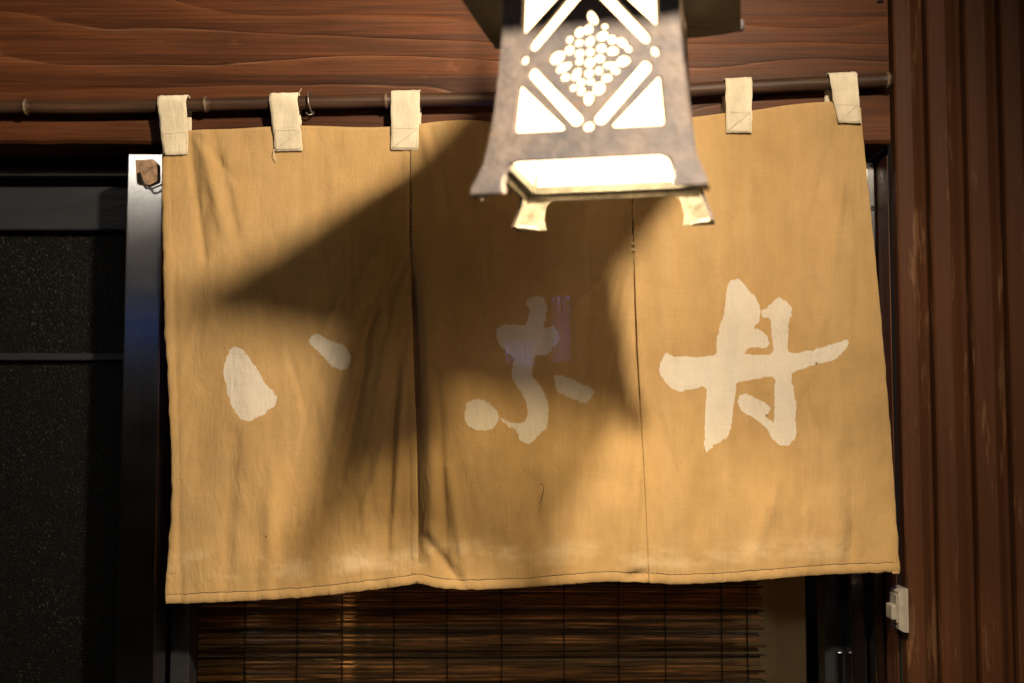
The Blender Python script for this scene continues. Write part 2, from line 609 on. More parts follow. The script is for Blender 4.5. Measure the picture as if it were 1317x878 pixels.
g = mesh('ground', [(-40, -40, 0), (40, -40, 0), (40, 40, 0), (-40, 40, 0)], [(0, 1, 2, 3)], 'asphalt')
set_kind(g)
box('doorstep', -1.9, X_JAMB - 0.01, 0.0, 0.9, 0.0, 0.09, 'wall_plaster', bevel=0.006)
set_kind(bpy.data.objects['doorstep'])

# lintel beam
beam = thing('lintel_beam', (0, YB, Z_BEAM), 'wide reddish brown timber lintel with raised wavy grain behind the bamboo pole', 'beam')


def rough_beam(name, x0, x1, y0, y1, z0, z1, mat, parent, seed):
    nx = 120
    vs, fs = [], []
    for i in range(nx + 1):
        x = x0 + (x1 - x0) * i / nx
        w = 0.0018 * noise.noise((x * 6, seed, 0)) + 0.0012 * noise.noise((x * 25, seed, 3))
        f = 0.0012 * noise.noise((x * 9, seed, 7))
        for (y, z) in ((y0 + f + 0.004, z0 + w), (y0 + f, z0 + 0.004 + w), (y0 + f, z1), (y1, z1), (y1, z0)):
            vs.append((x, y, z))
    for i in range(nx):
        for k in range(5):
            k2 = (k + 1) % 5
            fs.append((i * 5 + k, i * 5 + k2, i * 5 + 5 + k2, i * 5 + 5 + k))
    fs.append((0, 1, 2, 3, 4))
    fs.append(tuple(nx * 5 + k for k in range(5)))
    return mesh(name, vs, fs, mat, parent)


rough_beam('timber', -2.2, X_JAMB - 0.004, YB, YB + 0.15, Z_BEAM, Z_BEAM + 0.42, 'beam_wood', beam, 1.0)
nl = P(1132, 4, YB)
lathe('nail_head', [(0.0, 0.004), (0.004, 0.003), (0.005, 0.0)], nl, 'black_iron', beam, 10).rotation_euler = (0, 0, 0)
uw = box('upper_wall', -2.2, 2.4, 0.06, 0.16, Z_BEAM + 0.423, 3.2, 'wall_plaster')
tag(uw, 'plastered upper wall above the timber lintel', 'wall')

# brown ribbed sheet siding, every folded strip a piece
sid = thing('siding_wall', (X_JAMB, YS, 0), 'dark brown ribbed metal siding with worn streaks beside the doorway', 'wall')
xs = [X_JAMB + 0.0015]
pitch = [0.0505, 0.0570, 0.0540]
k = 0
while xs[-1] < 2.4:
    xs.append(xs[-1] + (pitch[k] if k < 3 else 0.0545))
    k += 1
for i in range(len(xs) - 1):
    a, b = xs[i], xs[i + 1] - 0.0022
    w = b - a
    # folded strip: flat, a rolled rib, then a face turned away
    m = 0.50 + 0.10 * noise.noise((i * 1.7, 3, 0))
    prof = [(a, 0.022), (a, 0.003), (a + 0.0025, 0.0), (a + w * m, -0.0012), (a + w * (m + 0.06), 0.0), (a + w * 0.80, 0.0065),
            (a + w * 0.92, 0.0085), (b - 0.002, 0.0105), (b, 0.013), (b, 0.022)]
    vs, fs = [], []
    nz = 8
    for j in range(nz + 1):
        z = 0.02 + 3.1 * j / nz
        for (x, y) in prof:
            vs.append((x, YS + y + 0.0006 * noise.noise((x * 30, z * 2, 4)), z))
    n = len(prof)
    for j in range(nz):
        for q in range(n):
            q2 = (q + 1) % n
            fs.append((j * n + q, j * n + q2, j * n + n + q2, j * n + n + q))
    fs.append(tuple(range(n)))
    fs.append(tuple(nz * n + q for q in range(n)))
    mesh('siding_strip', vs, fs, 'painted_sheet', sid)
box('backing_board', X_JAMB + 0.0015, 2.4, YS + 0.0225, YS + 0.05, 0.02, 3.12, 'dark_void', sid)

# wooden jamb: its inner face looks left into the doorway
jamb = thing('door_jamb', (X_JAMB, 0, 0), 'narrow dark timber jamb between steel stile and ribbed siding', 'door jamb')
box('post', X_JAMB - 0.0005, X_JAMB + 0.05, YS + 0.052, 0.16, 0.02, Z_BEAM - 0.003, 'jamb_wood', jamb)
box('face_board', X_JAMB - 0.0022, X_JAMB - 0.0008, YS + 0.030, 0.072, 0.09, Z_BEAM - 0.014, 'jamb_wood', jamb)

# ------------------------------------------------------------------ left sliding door
YD = 0.13
YST = 0.001         # face of the steel stile
XL0, XL1 = P(163, 240, YST).x, P(210, 240, YST).x
ZT = P(185, 197, YST).z
door = thing('sliding_door', (-0.9, YD, 0.09), 'black sliding door of speckled figured glass beside the steel stile', 'door')
zr0, zr1 = P(80, 296, YD - 0.02).z, P(80, 240, YD - 0.02).z
box('top_rail', -2.0, XL0 + 0.03, YD - 0.02, YD + 0.02, zr0, zr1, 'rail_grey', door, 0.003)
zm0, zm1 = P(80, 463, YD - 0.012).z, P(80, 454, YD - 0.012).z
box('muntin', -2.0, XL0 + 0.03, YD - 0.012, YD + 0.02, zm0, zm1, 'rail_grey', door, 0.0015)
box('glass_pane', -2.0, XL0 + 0.03, YD + 0.002, YD + 0.007, zm1, zr0, 'figured_glass', door)
box('glass_pane', -2.0, XL0 + 0.03, YD + 0.002, YD + 0.007, 0.32, zm0, 'figured_glass', door)
box('bottom_rail', -2.0, XL0 + 0.03, YD - 0.02, YD + 0.02, 0.12, 0.32, 'rail_grey', door, 0.003)

stile = thing('steel_stile', ((XL0 + XL1) / 2, YST, 0.09), 'tall brushed steel door stile with a rusty hook plate at its top', 'door frame')
box('steel_face', XL0, XL1, YST, 0.058, 0.09, ZT, 'brushed_steel', stile, 0.0025, seg=3)
box('side_channel', XL1 + 0.001, XL1 + 0.030, 0.075, 0.12, 0.09, ZT - 0.003, 'black_frame', stile, 0.002)
yh = YST - 0.0002
cs = [(174, 206), (197, 205), (203, 211), (203, 233), (192, 238), (176, 236)]
vs = [P(x, y, yh - 0.006) for x, y in cs] + [P(x, y, yh) for x, y in cs]
n = len(cs)
hp = mesh('hook_plate', vs, [tuple(range(n)), tuple(range(n, 2 * n))] + [(i, (i + 1) % n, n + (i + 1) % n, n + i) for i in range(n)], 'rust', stile)
tube('hook_pin', [P(179, 223, yh - 0.008), P(183, 234, yh - 0.016), P(188, 242, yh - 0.018), P(195, 243, yh - 0.014), P(212, 236, yh - 0.006)],
     [0.0024, 0.0024, 0.0020, 0.0014, 0.0012], 'black_iron', hp, 8)

# dark head frame behind the beam, upper part of the opening
head = thing('door_head', (0, 0.10, Z_BEAM - 0.05), 'black recessed head frame under the timber lintel', 'door frame')
box('head_board', -2.0, X_JAMB - 0.014, 0.09, 0.22, Z_BEAM - 0.030, Z_BEAM - 0.004, 'dark_void', head)
box('transom_panel', -2.0, XL0 + 0.03, YD + 0.005, YD + 0.03, zr1 - 0.002, Z_BEAM - 0.031, 'dark_void', head)

# right-hand stiles of the doorway
YR = 0.078
xr0, xr1 = P(1112, 300, YR).x, P(1131, 300, YR).x
fr = thing('right_door_frame', (xr0, YR, 0.09), 'steel door stile with a round screw hole beside the timber jamb', 'door frame')
ztr = P(1122, 208, YR).z
sf = box('steel_face', xr0 + 0.004, X_JAMB - 0.0030, YR, YR + 0.03, 0.09, ztr, 'brushed_steel', fr, 0.002)
hc = P(1122, 268, YR - 0.0004)
vs = [(hc.x + 0.0042 * math.cos(a), hc.y, hc.z + 0.0042 * math.sin(a)) for a in [i * math.pi / 8 for i in range(16)]]
vs += [(hc.x + 0.0028 * math.cos(a), hc.y - 0.0006, hc.z + 0.0028 * math.sin(a)) for a in [i * math.pi / 8 for i in range(16)]]
mesh('screw', vs, [tuple(range(16, 32))] + [(i, (i + 1) % 16, 16 + (i + 1) % 16, 16 + i) for i in range(16)], 'black_iron', sf)
x0 = P(1095, 800, YR + 0.03).x
x1 = P(1113, 800, YR + 0.03).x
box('inner_stile', x0, x1, YR + 0.03, YR + 0.07, 0.09, ztr, 'brushed_steel', fr, 0.002)
box('channel', x1 + 0.0005, xr0 + 0.0035, YR + 0.045, YR + 0.07, 0.09, ztr, 'black_frame', fr)
x2 = P(1058, 800, 0.16).x
box('black_stile', x2, x0 + 0.002, 0.15, 0.19, 0.09, ztr, 'black_frame', fr, 0.002)
q0, q1 = P(1075, 850, 0.146), P(1083, 850, 0.146)
box('pull_bar', q0.x, q1.x, 0.138, 0.1495, 0.7, P(1079, 836, 0.146).z, 'brushed_steel', fr, 0.002)

# inner wall seen below the noren
iw = box('inner_wall', -0.62, x2 + 0.01, 0.30, 0.34, 0.09, Z_BEAM - 0.004, 'inner_plaster')
tag(iw, 'dim olive beige inner wall behind the bamboo blind', 'wall')
lj = thing('inner_frame', (-0.5, 0.16, 0.09), 'dark door frame behind the left edge of the noren', 'door frame')
a0, a1 = P(196, 840, 0.15).x, P(230, 840, 0.15).x
box('frame_board', a0, a1, 0.15, 0.25, 0.09, Z_BEAM - 0.035, 'black_frame', lj, 0.002)
b0, b1 = P(204, 840, 0.145).x, P(216, 840, 0.145).x
box('pull_bar', b0, b1, 0.138, 0.1495, 0.8, P(210, 802, 0.145).z, 'brushed_steel', lj, 0.002)
box('latch', b0, b1, 0.140, 0.1495, P(210, 697, 0.145).z, P(210, 690, 0.145).z, 'rust', lj, 0.001)

# ================================================================== NOREN
TOP = [(200, 176), (245, 168), (300, 166), (350, 163), (400, 162), (470, 164), (520, 162), (570, 156), (610, 155), (660, 160),
       (740, 158), (815, 154), (890, 151), (930, 146), (970, 142), (1010, 136), (1050, 132), (1080, 132), (1112, 140)]
BOT = [(205, 775), (260, 774), (320, 771), (400, 766), (470, 758), (520, 752), (539, 749), (560, 754), (600, 757), (660, 755),
       (720, 751), (770, 747), (810, 747), (834, 748), (870, 750), (920, 748), (970, 745), (1040, 739), (1100, 736), (1162, 734)]
EDGES = [
    [(120, 208), (200, 208), (300, 209), (400, 211), (480, 215), (560, 219), (640, 220), (700, 217), (745, 213), (790, 211)],
    [(120, 527), (250, 528), (320, 528), (450, 532), (600, 537), (790, 539)],
    [(120, 811), (250, 813), (320, 815), (450, 820), (600, 828), (790, 836)],
    [(120, 1107), (160, 1109), (250, 1118), (350, 1128), (450, 1137), (560, 1146), (650, 1152), (740, 1158), (790, 1160)],
]
FOLDS = [  # x0,y0,x1,y1,width px,depth m (negative = towards the camera)
    (243, 172, 262, 330, 7, 0.007), (258, 172, 288, 300, 9, -0.006), (275, 180, 312, 330, 8, 0.004), (243, 160, 300, 230, 6, 0.003),
    (224, 300, 232, 770, 3, 0.0025), (395, 180, 400, 300, 10, -0.002),
    (524, 330, 448, 470, 9, 0.007), (524, 350, 470, 560, 8, -0.006), (526, 380, 492, 640, 7, 0.006), (520, 430, 505, 700, 6, -0.005),
    (500, 300, 440, 400, 8, -0.004), (478, 400, 440, 620, 7, 0.005), (455, 480, 420, 640, 8, -0.004), (512, 480, 498, 720, 5, 0.005),
    (450, 260, 450, 520, 2.5, 0.0018), (490, 250, 500, 420, 5, 0.003),
    (360, 380, 440, 300, 8, 0.003), (330, 400, 400, 320, 8, -0.003),
    (543, 160, 565, 260, 6, -0.005), (556, 170, 580, 300, 6, 0.004),
    (620, 190, 624, 520, 2.5, 0.0022), (755, 300, 765, 520, 3, 0.002), (562, 480, 576, 745, 6, 0.006), (576, 600, 600, 745, 8, -0.005),
    (548, 690, 592, 748, 7, 0.006), (808, 320, 742, 540, 7, 0.006), (812, 350, 775, 520, 7, -0.006), (800, 330, 730, 400, 6, 0.003),
    (815, 420, 795, 640, 6, 0.004), (826, 560, 812, 745, 5, -0.004), (805, 742, 834, 735, 6, 0.005),
    (1076, 160, 1036, 320, 8, 0.0045), (1092, 165, 1060, 420, 8, -0.004), (1040, 330, 1030, 720, 9, 0.003), (1105, 200, 1100, 500, 5, 0.003),
    (955, 170, 930, 330, 10, 0.003), (1000, 620, 960, 745, 14, -0.005), (900, 600, 890, 745, 14, 0.004), (1100, 640, 1090, 735, 10, 0.003),
    (300, 560, 290, 770, 12, 0.004), (350, 600, 345, 770, 12, -0.004), (690, 620, 700, 752, 14, 0.004),
]

_rf = random.Random(11)
for _ in range(20):            # fine fan of creases beside the first slit
    ya = _rf.uniform(330, 600)
    xa_ = _rf.uniform(440, 524)
    ln = _rf.uniform(50, 150)
    FOLDS.append((xa_, ya, xa_ - ln * _rf.uniform(0.15, 0.6), ya + ln, _rf.uniform(3.2, 5.5), _rf.choice((-1, 1)) * _rf.uniform(0.0012, 0.0032)))
for _ in range(34):            # scattered soft creases
    ya = _rf.uniform(180, 660)
    xa_ = _rf.uniform(225, 1110)
    ln = _rf.uniform(40, 130)
    FOLDS.append((xa_, ya, xa_ + ln * _rf.uniform(-0.35, 0.35), ya + ln, _rf.uniform(3.5, 7), _rf.choice((-1, 1)) * _rf.uniform(0.0008, 0.0022)))


def seg_d(px, py, x0, y0, x1, y1):
    vx, vy = x1 - x0, y1 - y0
    L2 = vx * vx + vy * vy
    t = ((px - x0) * vx + (py - y0) * vy) / L2
    tc = max(0.0, min(1.0, t))
    dx, dy = px - x0 - vx * tc, py - y0 - vy * tc
    e = 1.0 if 0 <= t <= 1 else 1.0
    return math.hypot(dx, dy), tc


def cloth_y(px, py, pi):
    """depth of the cloth at a photo pixel: long hanging waves, creases, slit edges that curl back"""
    d = 0.0
    hang = max(0.0, min(1.0, (py - 170) / 560.0))
    d += (0.004 + 0.006 * hang) * noise.noise((px * 0.011 + 5 * pi, py * 0.0022, 2.0))
    d += (0.0022 + 0.003 * hang) * noise.noise((px * 0.03, py * 0.006, 7.0))
    d += 0.0010 * noise.noise((px * 0.07, py * 0.03, 1.0))
    for f in FOLDS:
        dist, t = seg_d(px, py, f[0], f[1], f[2], f[3])
        if dist < f[4] * 3:
            d += f[5] * 1.35 * math.exp(-(dist / (f[4] * 0.8)) ** 2) * (0.35 + 0.65 * math.sin(math.pi * min(1, max(0, t * 0.9 + 0.08))))
    if pi == 1 and py > 300:                        # left border of the middle panel turns back
        e = px - sinterp(EDGES[1], py) + 8
        if e < 26:
            d += 0.036 * (1 - e / 26.0) ** 1.15 * min(1, (py - 300) / 90) * min(1.0, max(0.0, (760 - py) / 60))
    if pi == 0 and py > 300:
        e = sinterp(EDGES[1], py) - px
        if e < 30:
            d += -0.007 * (1 - e / 30.0) * min(1, (py - 300) / 120) * min(1.0, max(0.0, (770 - py) / 80))
    if pi == 2 and py > 300:
        e = px - sinterp(EDGES[2], py)
        if e < 8:
            d += -0.003 * (1 - e / 8.0) * min(1, (py - 300) / 60)
    if pi == 1 and py > 300:
        e = sinterp(EDGES[2], py) + 7 - px
        if e < 22:
            d += 0.009 * (1 - e / 22.0) ** 0.8 * min(1, (py - 300) / 60)
    return YN + d


GLYPHS = {
    0: [
        [(297, 448), (304, 446), (312, 449), (320, 460), (327, 470), (336, 484), (344, 497), (352, 504), (356, 513), (354, 522), (346, 526),
         (338, 533), (328, 538), (319, 541), (309, 537), (301, 527), (295, 512), (291, 495), (288, 480), (288, 470), (291, 460)],
        [(398, 436), (403, 431), (410, 430), (418, 434), (428, 439), (438, 442), (446, 449), (451, 459), (450, 470), (444, 475), (434, 474),
         (425, 469), (417, 459), (407, 450), (399, 442)],
    ],
    1: [
        [(676, 391), (680, 384), (688, 381), (696, 382), (703, 390), (703, 400), (701, 411), (700, 421), (706, 421), (712, 420), (718, 426),
         (719, 434), (716, 443), (710, 447), (706, 455), (697, 457), (689, 457), (686, 463), (685, 476), (686, 486), (694, 495), (701, 507),
         (705, 522), (705, 538), (702, 551), (694, 558), (685, 567), (678, 570), (670, 566), (666, 558), (662, 551), (652, 547), (646, 541),
         (644, 537), (652, 541), (664, 544), (673, 542), (678, 535), (678, 522), (674, 510), (664, 495), (658, 482), (659, 470), (661, 460),
         (652, 453), (643, 443), (639, 433), (639, 424), (645, 418), (657, 417), (674, 418), (679, 410), (681, 400), (680, 396)],
        [(600, 520), (605, 516), (616, 513), (627, 517), (635, 524), (641, 533), (639, 543), (633, 551), (622, 553), (611, 552), (602, 546),
         (597, 536), (599, 528)],
        [(713, 484), (716, 482), (726, 484), (738, 488), (748, 494), (757, 496), (763, 504), (760, 511), (754, 518), (746, 517), (736, 512),
         (724, 507), (715, 499)],
    ],
    2: [
        [(936, 366), (941, 360), (950, 359), (957, 365), (963, 374), (973, 385), (978, 400), (976, 412), (971, 421), (982, 427), (988, 436),
         (988, 444), (979, 447), (964, 447), (960, 455), (992, 454), (992, 430), (990, 410), (981, 408), (981, 399), (990, 393), (994, 386), (1002, 383),
         (1011, 388), (1018, 396), (1018, 405), (1015, 412), (1014, 430), (1015, 453), (1040, 451), (1060, 446), (1078, 440), (1090, 437), (1090, 444), (1082, 454),
         (1072, 463), (1056, 467), (1040, 471), (1022, 478), (1018, 484), (1021, 505), (1024, 520), (1023, 540), (1025, 556), (1020, 567),
         (1012, 572), (1002, 571), (993, 563), (987, 552), (977, 543), (970, 537), (960, 532), (951, 524), (949, 515), (953, 506), (964, 508), (977, 514), (989, 522),
         (990, 530), (984, 534), (990, 540), (995, 542), (996, 520), (996, 500), (994, 485), (970, 488), (950, 491), (946, 505), (943, 525), (940, 545),
         (937, 560), (928, 566), (916, 574), (908, 580), (906, 568), (906, 540), (908, 500), (890, 500), (874, 503), (862, 497), (852, 486),
         (848, 475), (851, 464), (858, 453), (868, 458), (917, 457), (921, 440), (926, 420), (930, 408), (932, 392)],
    ],
}

zt = P(650, 120, YN)
noren = thing('noren_curtain', (P(680, 440, YN).x, YN, P(680, 755, YN).z),
              'tan three panel shop curtain with pale brushed characters hanging from bamboo pole', 'curtain')


def build_panel(pi):
    L, R = EDGES[pi], EDGES[pi + 1]
    gap = 0.35
    if pi == 1:        # the middle panel tucks behind its left neighbour below the seam
        L = [(y, x - (0 if y < 300 else 7)) for y, x in L[:2]] + [(319, L[2][1])] + [(y, x - 8) for y, x in [(345, L[2][1])] + L[3:]]
        R = [(y, x) for y, x in R[:2]] + [(318, R[2][1])] + [(y, x + 7) for y, x in [(335, R[2][1])] + R[3:]]
    # outline in photo pixels
    def ytop(x):
        return sinterp(TOP, x)
    def ybot(x):
        return sinterp(BOT, x) + 1.1 * noise.noise((x * 0.09, pi, 0)) + 0.6 * noise.noise((x * 0.3, pi, 5))
    outline = []
    xa, xb = sinterp(L, 165) + gap, sinterp(R, 160) - gap
    nt = 70
    for i in range(nt):
        x = xa + (xb - xa) * i / nt
        outline.append((x, ytop(x)))
    ns = 130
    y0, y1 = ytop(xb), ybot(sinterp(R, 745) - gap)
    ej = 1.0 if pi == 2 else 0.4
    for i in range(ns):
        y = y0 + (y1 - y0) * i / ns
        outline.append((sinterp(R, y) - gap + ej * noise.noise((y * 0.05, pi, 31)), y))
    xa2, xb2 = sinterp(L, 755) + gap, sinterp(R, 745) - gap
    for i in range(nt + 20):
        x = xb2 + (xa2 - xb2) * i / (nt + 20)
        outline.append((x, ybot(x)))
    y1, y0 = ybot(xa2), ytop(xa)
    ej = 1.8 if pi == 0 else 0.4
    for i in range(ns):
        y = y1 + (y0 - y1) * i / ns
        outline.append((sinterp(L, y) + gap + ej * noise.noise((y * 0.05, pi, 11)), y))
    glyphs = [smooth_poly(gp, 6, 2.0, k) for k, gp in enumerate(GLYPHS[pi])]
    pts, edges = [], []
    def add_loop(lp):
        s = len(pts)
        pts.extend(Vector(p) for p in lp)
        m = len(lp)
        edges.extend((s + i, s + (i + 1) % m) for i in range(m))
    add_loop(outline)
    for gp in glyphs:
        add_loop(gp)
    step = 4.0
    y = 126.0
    row = 0
    while y < 780:
        x = min(p[0] for p in outline) + (row % 2) * step / 2
        xm = max(p[0] for p in outline)
        while x < xm:
            lx, rx = sinterp(L, y), sinterp(R, y)
            if lx + 3.5 < x < rx - 3.5 and ytop(x) + 2.5 < y < ybot(x) - 2.5:
                pts.append(Vector((x, y)))
            x += step
        y += step * 0.9
        row += 1
    v2, e2, f2, _, _, _ = delaunay_2d_cdt(pts, edges, [list(range(len(outline)))], 1, 1e-4)
    org = ORG[noren.name]
    verts = [tuple(P(v.x, v.y, cloth_y(v.x, v.y, pi)) - org) for v in v2]
    me = bpy.data.meshes.new('cloth_panel')
    me.from_pydata(verts, [], [tuple(f) for f in f2])
    mi = []
    for f in f2:
        c = sum((v2[i] for i in f), Vector((0, 0))) / len(f)
        mi.append(1 if any(in_poly(c.x, c.y, gp) for gp in glyphs) else 0)
    me.polygons.foreach_set('material_index', mi)
    me.polygons.foreach_set('use_smooth', [True] * len(me.polygons))
    me.update()
    o = link_mesh('cloth_panel', me, noren, ['dyed_cloth', 'undyed_cloth'])
    sol = o.modifiers.new('cloth_thickness', 'SOLIDIFY')
    sol.thickness = 0.0008
    sol.offset = 0
    # hem stitching: a thin dark running thread
    tp = []
    x = xa2 + 1.5
    while x < xb2 - 1:
        yy = ybot(x) - (12.0 + 1.2 * noise.noise((x * 0.02, pi, 40)))
        p = P(x, yy, cloth_y(x, yy, pi) - 0.0011 - 0.0002 * math.sin(x * 0.9))
        tp.append(p)
        x += 3.0
    tube('hem_stitching', tp, 0.00050, 'thread_dark', o, 5)
    # turned hem: folded strip lying on the front along the bottom
    rows = []
    x = xa2 + 1
    while x < xb2 - 0.5:
        rows.append(x)
        x += 3.0
    hv, hf = [], []
    for x in rows:
        yb = ybot(x)
        w = 0.7 * noise.noise((x * 0.16, pi, 60))
        for dy, off in ((-13.2, -0.00055), (-11.0, -0.0012), (-6.0, -0.0022 + 0.0006 * w), (-1.5, -0.0019), (0.6, -0.0004)):
            hv.append(P(x, yb + dy, cloth_y(x, yb + min(dy, -0.5), pi) + off))
    for i in range(len(rows) - 1):
        for k in range(4):
            hf.append((i * 5 + k, i * 5 + k + 1, i * 5 + 6 + k, i * 5 + 5 + k))
    h = mesh('bottom_hem', hv, hf, 'dyed_cloth', o, smooth=True)
    # side hems sewn down each border
    for side, E, sg in ((0, L, 1), (1, R, -1)):
        hv, hf = [], []
        y = 172.0
        cnt = 0
        while y < 738:
            ex = sinterp(E, y) + sg * 1.2
            if side == 0 and pi == 0:
                ex += 1.8 * noise.noise((y * 0.05, pi, 11)) + 0.4
            for dxp, off in ((0.0, -0.0005), (1.5, -0.0015), (7.0, -0.0015), (9.0, -0.0006)):
                xx = ex + sg * dxp
                hv.append(P(xx, y, cloth_y(xx, y, pi) + off))
            cnt += 1
            y += 5.0
        for i in range(cnt - 1):
            for k in range(3):
                hf.append((i * 4 + k, i * 4 + k + 1, i * 4 + 5 + k, i * 4 + 4 + k))
        mesh('side_hem', hv, hf, 'dyed_cloth', o, smooth=True)
    return o


panels = [build_panel(i) for i in range(3)]
# a few bar tacks where the slits begin, a loose thread on the middle panel
for (x, y) in ((528.5, 321), (815, 313), (815.5, 321)):
    tube('bar_tack', [P(x - 1.6, y, YN - 0.006), P(x + 1.6, y + 0.4, YN - 0.006)], 0.0011, 'thread_pale', noren, 6)
tube('loose_thread', [P(694, 623, YN - 0.006), P(697, 621.5, YN - 0.008), P(699.5, 624, YN - 0.008), P(699, 632, YN - 0.007), P(696.5, 640, YN - 0.006),
                      P(693, 648, YN - 0.005)], 0.0004, 'thread_dark', noren, 5)

# ------------------------------------------------------------------ bamboo pole
POLE = [(-260, 141), (0, 138), (120, 138), (240, 135.5), (340, 133), (440, 131.5), (540, 129), (640, 127), (760, 122), (890, 116.5), (960, 112.5),
        (1060, 107.5), (1149, 103)]
YP = YN + 0.004
RP = 0.0099


def pole_pt(x):
    return P(x, sinterp(POLE, x), YP)


NODES = [-200, 34, 265, 497, 728, 938, 1141]
pole = thing('bamboo_pole', pole_pt(440), 'long dark bamboo pole with pale node rings under the timber lintel', 'pole')
pp, rr = [], []
x = -260.0
while x <= 1149:
    p = pole_pt(x)
    r = RP * (1.0 + 0.06 * (x / 1149.0))
    for nd in NODES:
        r += 0.0016 * math.exp(-((x - nd) / 3.2) ** 2) - 0.0008 * math.exp(-((x - nd - 7) / 3.0) ** 2)
    pp.append(p + Vector((0, 0.0006 * noise.noise((x * 0.02, 0, 0)), 0.0006 * noise.noise((x * 0.02, 5, 0)))))
    rr.append(r)
    x += 3.0
tube('culm', pp, rr, 'dark_bamboo', pole, 18)
mat_simple('node_ring', (0.10, 0.062, 0.038), 0.5, 0.0, 260, 0.8, 0.6)
for nd in NODES[1:]:
    pts = []
    c = pole_pt(nd - 0.5)
    pts2 = [pole_pt(nd - 2.6), pole_pt(nd - 1.2), pole_pt(nd + 0.4), pole_pt(nd + 2.0)]
    rb = RP * (1.0 + 0.06 * (nd / 1149.0))
    tube('node', pts2, [rb + 0.0006, rb + 0.0019, rb + 0.0019, rb + 0.0008], 'node_ring', pole, 18)

tie = thing('wire_tie', pole_pt(400), 'twisted bare wire loop tied around the bamboo pole beside a curtain tab', 'wire')
c = pole_pt(400)
loop = []
for i in range(18):
    a = 2 * math.pi * i / 18
    loop.append(c + Vector((0.0025 * math.cos(a * 1 + 1), 0.0165 * math.cos(a), 0.0150 * math.sin(a))))
tube('loop', loop, 0.0012, 'wire', tie, 7, closed=True)
tube('twisted_end', [P(399, 143, YP - 0.014), P(403, 147, YP - 0.016), P(397, 148, YP - 0.017), P(394, 145, YP - 0.016)], 0.0011, 'wire', tie, 6)
tube('anchor_wire', [c + Vector((0, 0.0165, 0.002)), c + Vector((0.001, 0.035, 0.012)), c + Vector((0.001, YB - YP + 0.004, 0.016))], 0.0011, 'wire', tie, 6)

# ------------------------------------------------------------------ tabs
TABS = [((206, 127), (243, 126), (210, 200), (242, 199)), ((349, 124), (385, 122), (354, 195), (389, 194)), ((504, 119), (541, 120), (503, 193), (538, 193)),
        ((648, 117), (684, 116), (650, 190), (684, 189)), ((795, 112), (831, 111), (797, 183), (832, 182)), ((931, 101), (965, 101), (934, 171), (967, 171)),
        ((1064, 98), (1099, 96), (1078, 158), (1108, 159))]
for ti, (tl, tr, bl, br) in enumerate(TABS):
    nu, nv = 9, 34
    vs, fs = [], []
    for j in range(nv + 1):
        v = j / nv
        for i in range(nu + 1):
            u = i / nu
            xt, yt = tl[0] + (tr[0] - tl[0]) * u, tl[1] + (tr[1] - tl[1]) * u
            xq, yq = bl[0] + (br[0] - bl[0]) * u, bl[1] + (br[1] - bl[1]) * u
            x_mid = xt + (xq - xt) * 0.35
            ptop = pole_pt(xt)
            R = RP * 1.06 + 0.0035
            if v < 0.3:          # behind the pole, coming up from the cloth
                f = v / 0.3
                p = Vector((ptop.x, YP + R + 0.001, ptop.z - 0.045 * (1 - f)))
            elif v < 0.62:       # over the pole
                a = math.pi * (v - 0.3) / 0.32
                p = Vector((ptop.x, YP + R * math.cos(a), ptop.z + R * math.sin(a)))
            else:                # front, down onto the cloth
                f = (v - 0.62) / 0.38
                bt = P(xq, yq, cloth_y(xq, min(yq, 200), 0) - 0.0035)
                s = Vector((ptop.x, YP - R, ptop.z))
                p = s.lerp(bt, f)
                p.y = (YP - R) * (1 - f) ** 2 + (cloth_y(xq, yq, 0) - 0.0038) * (1 - (1 - f) ** 2)
            w = noise.noise((u * 2 + ti * 7, v * 9, 3)) * 0.0011
            p = p + Vector((0.0012 * noise.noise((v * 12, ti * 3.0 + (u > .5), 1)), w, 0.0008 * noise.noise((u * 6, ti, v > .9))))
            vs.append(p)
    for j in range(nv):
        for i in range(nu):
            a = j * (nu + 1) + i
            fs.append((a, a + 1, a + nu + 2, a + nu + 1))
    tb = mesh('tab', vs, fs, 'tab_cloth', noren, smooth=True)
    sol = tb.modifiers.new('cloth_thickness', 'SOLIDIFY')
    sol.thickness = 0.0014
    sol.offset = 0
    # box and cross stitching on the sewn patch
    def tp(u, f):
        xq, yq = bl[0] + (br[0] - bl[0]) * u, bl[1] + (br[1] - bl[1]) * u
        xt, yt = tl[0] + (tr[0] - tl[0]) * u, tl[1] + (tr[1] - tl[1]) * u
        x = xq + (xt - xq) * f * 0.4
        y = yq - (yq - yt) * 0.46 * f
        return P(x, y, cloth_y(xq, yq, 0) - 0.0052 - 0.0042 * f)
    tube('stitching', [tp(0.06, 0.08), tp(0.94, 0.08), tp(0.95, 0.86), tp(0.05, 0.86), tp(0.06, 0.08), tp(0.94, 0.84)], 0.00026, 'thread_pale', tb, 5)
tube('loose_thread', [P(353, 192, YN - 0.006), P(352, 198, YN - 0.008), P(354, 204, YN - 0.007), P(355.5, 207, YN - 0.006)], 0.0005, 'thread_pale', noren, 5)
tube('loose_thread', [P(384, 123, YP - 0.012), P(386, 117, YP - 0.013), P(388, 114, YP - 0.011)], 0.0004, 'thread_pale', noren, 5)

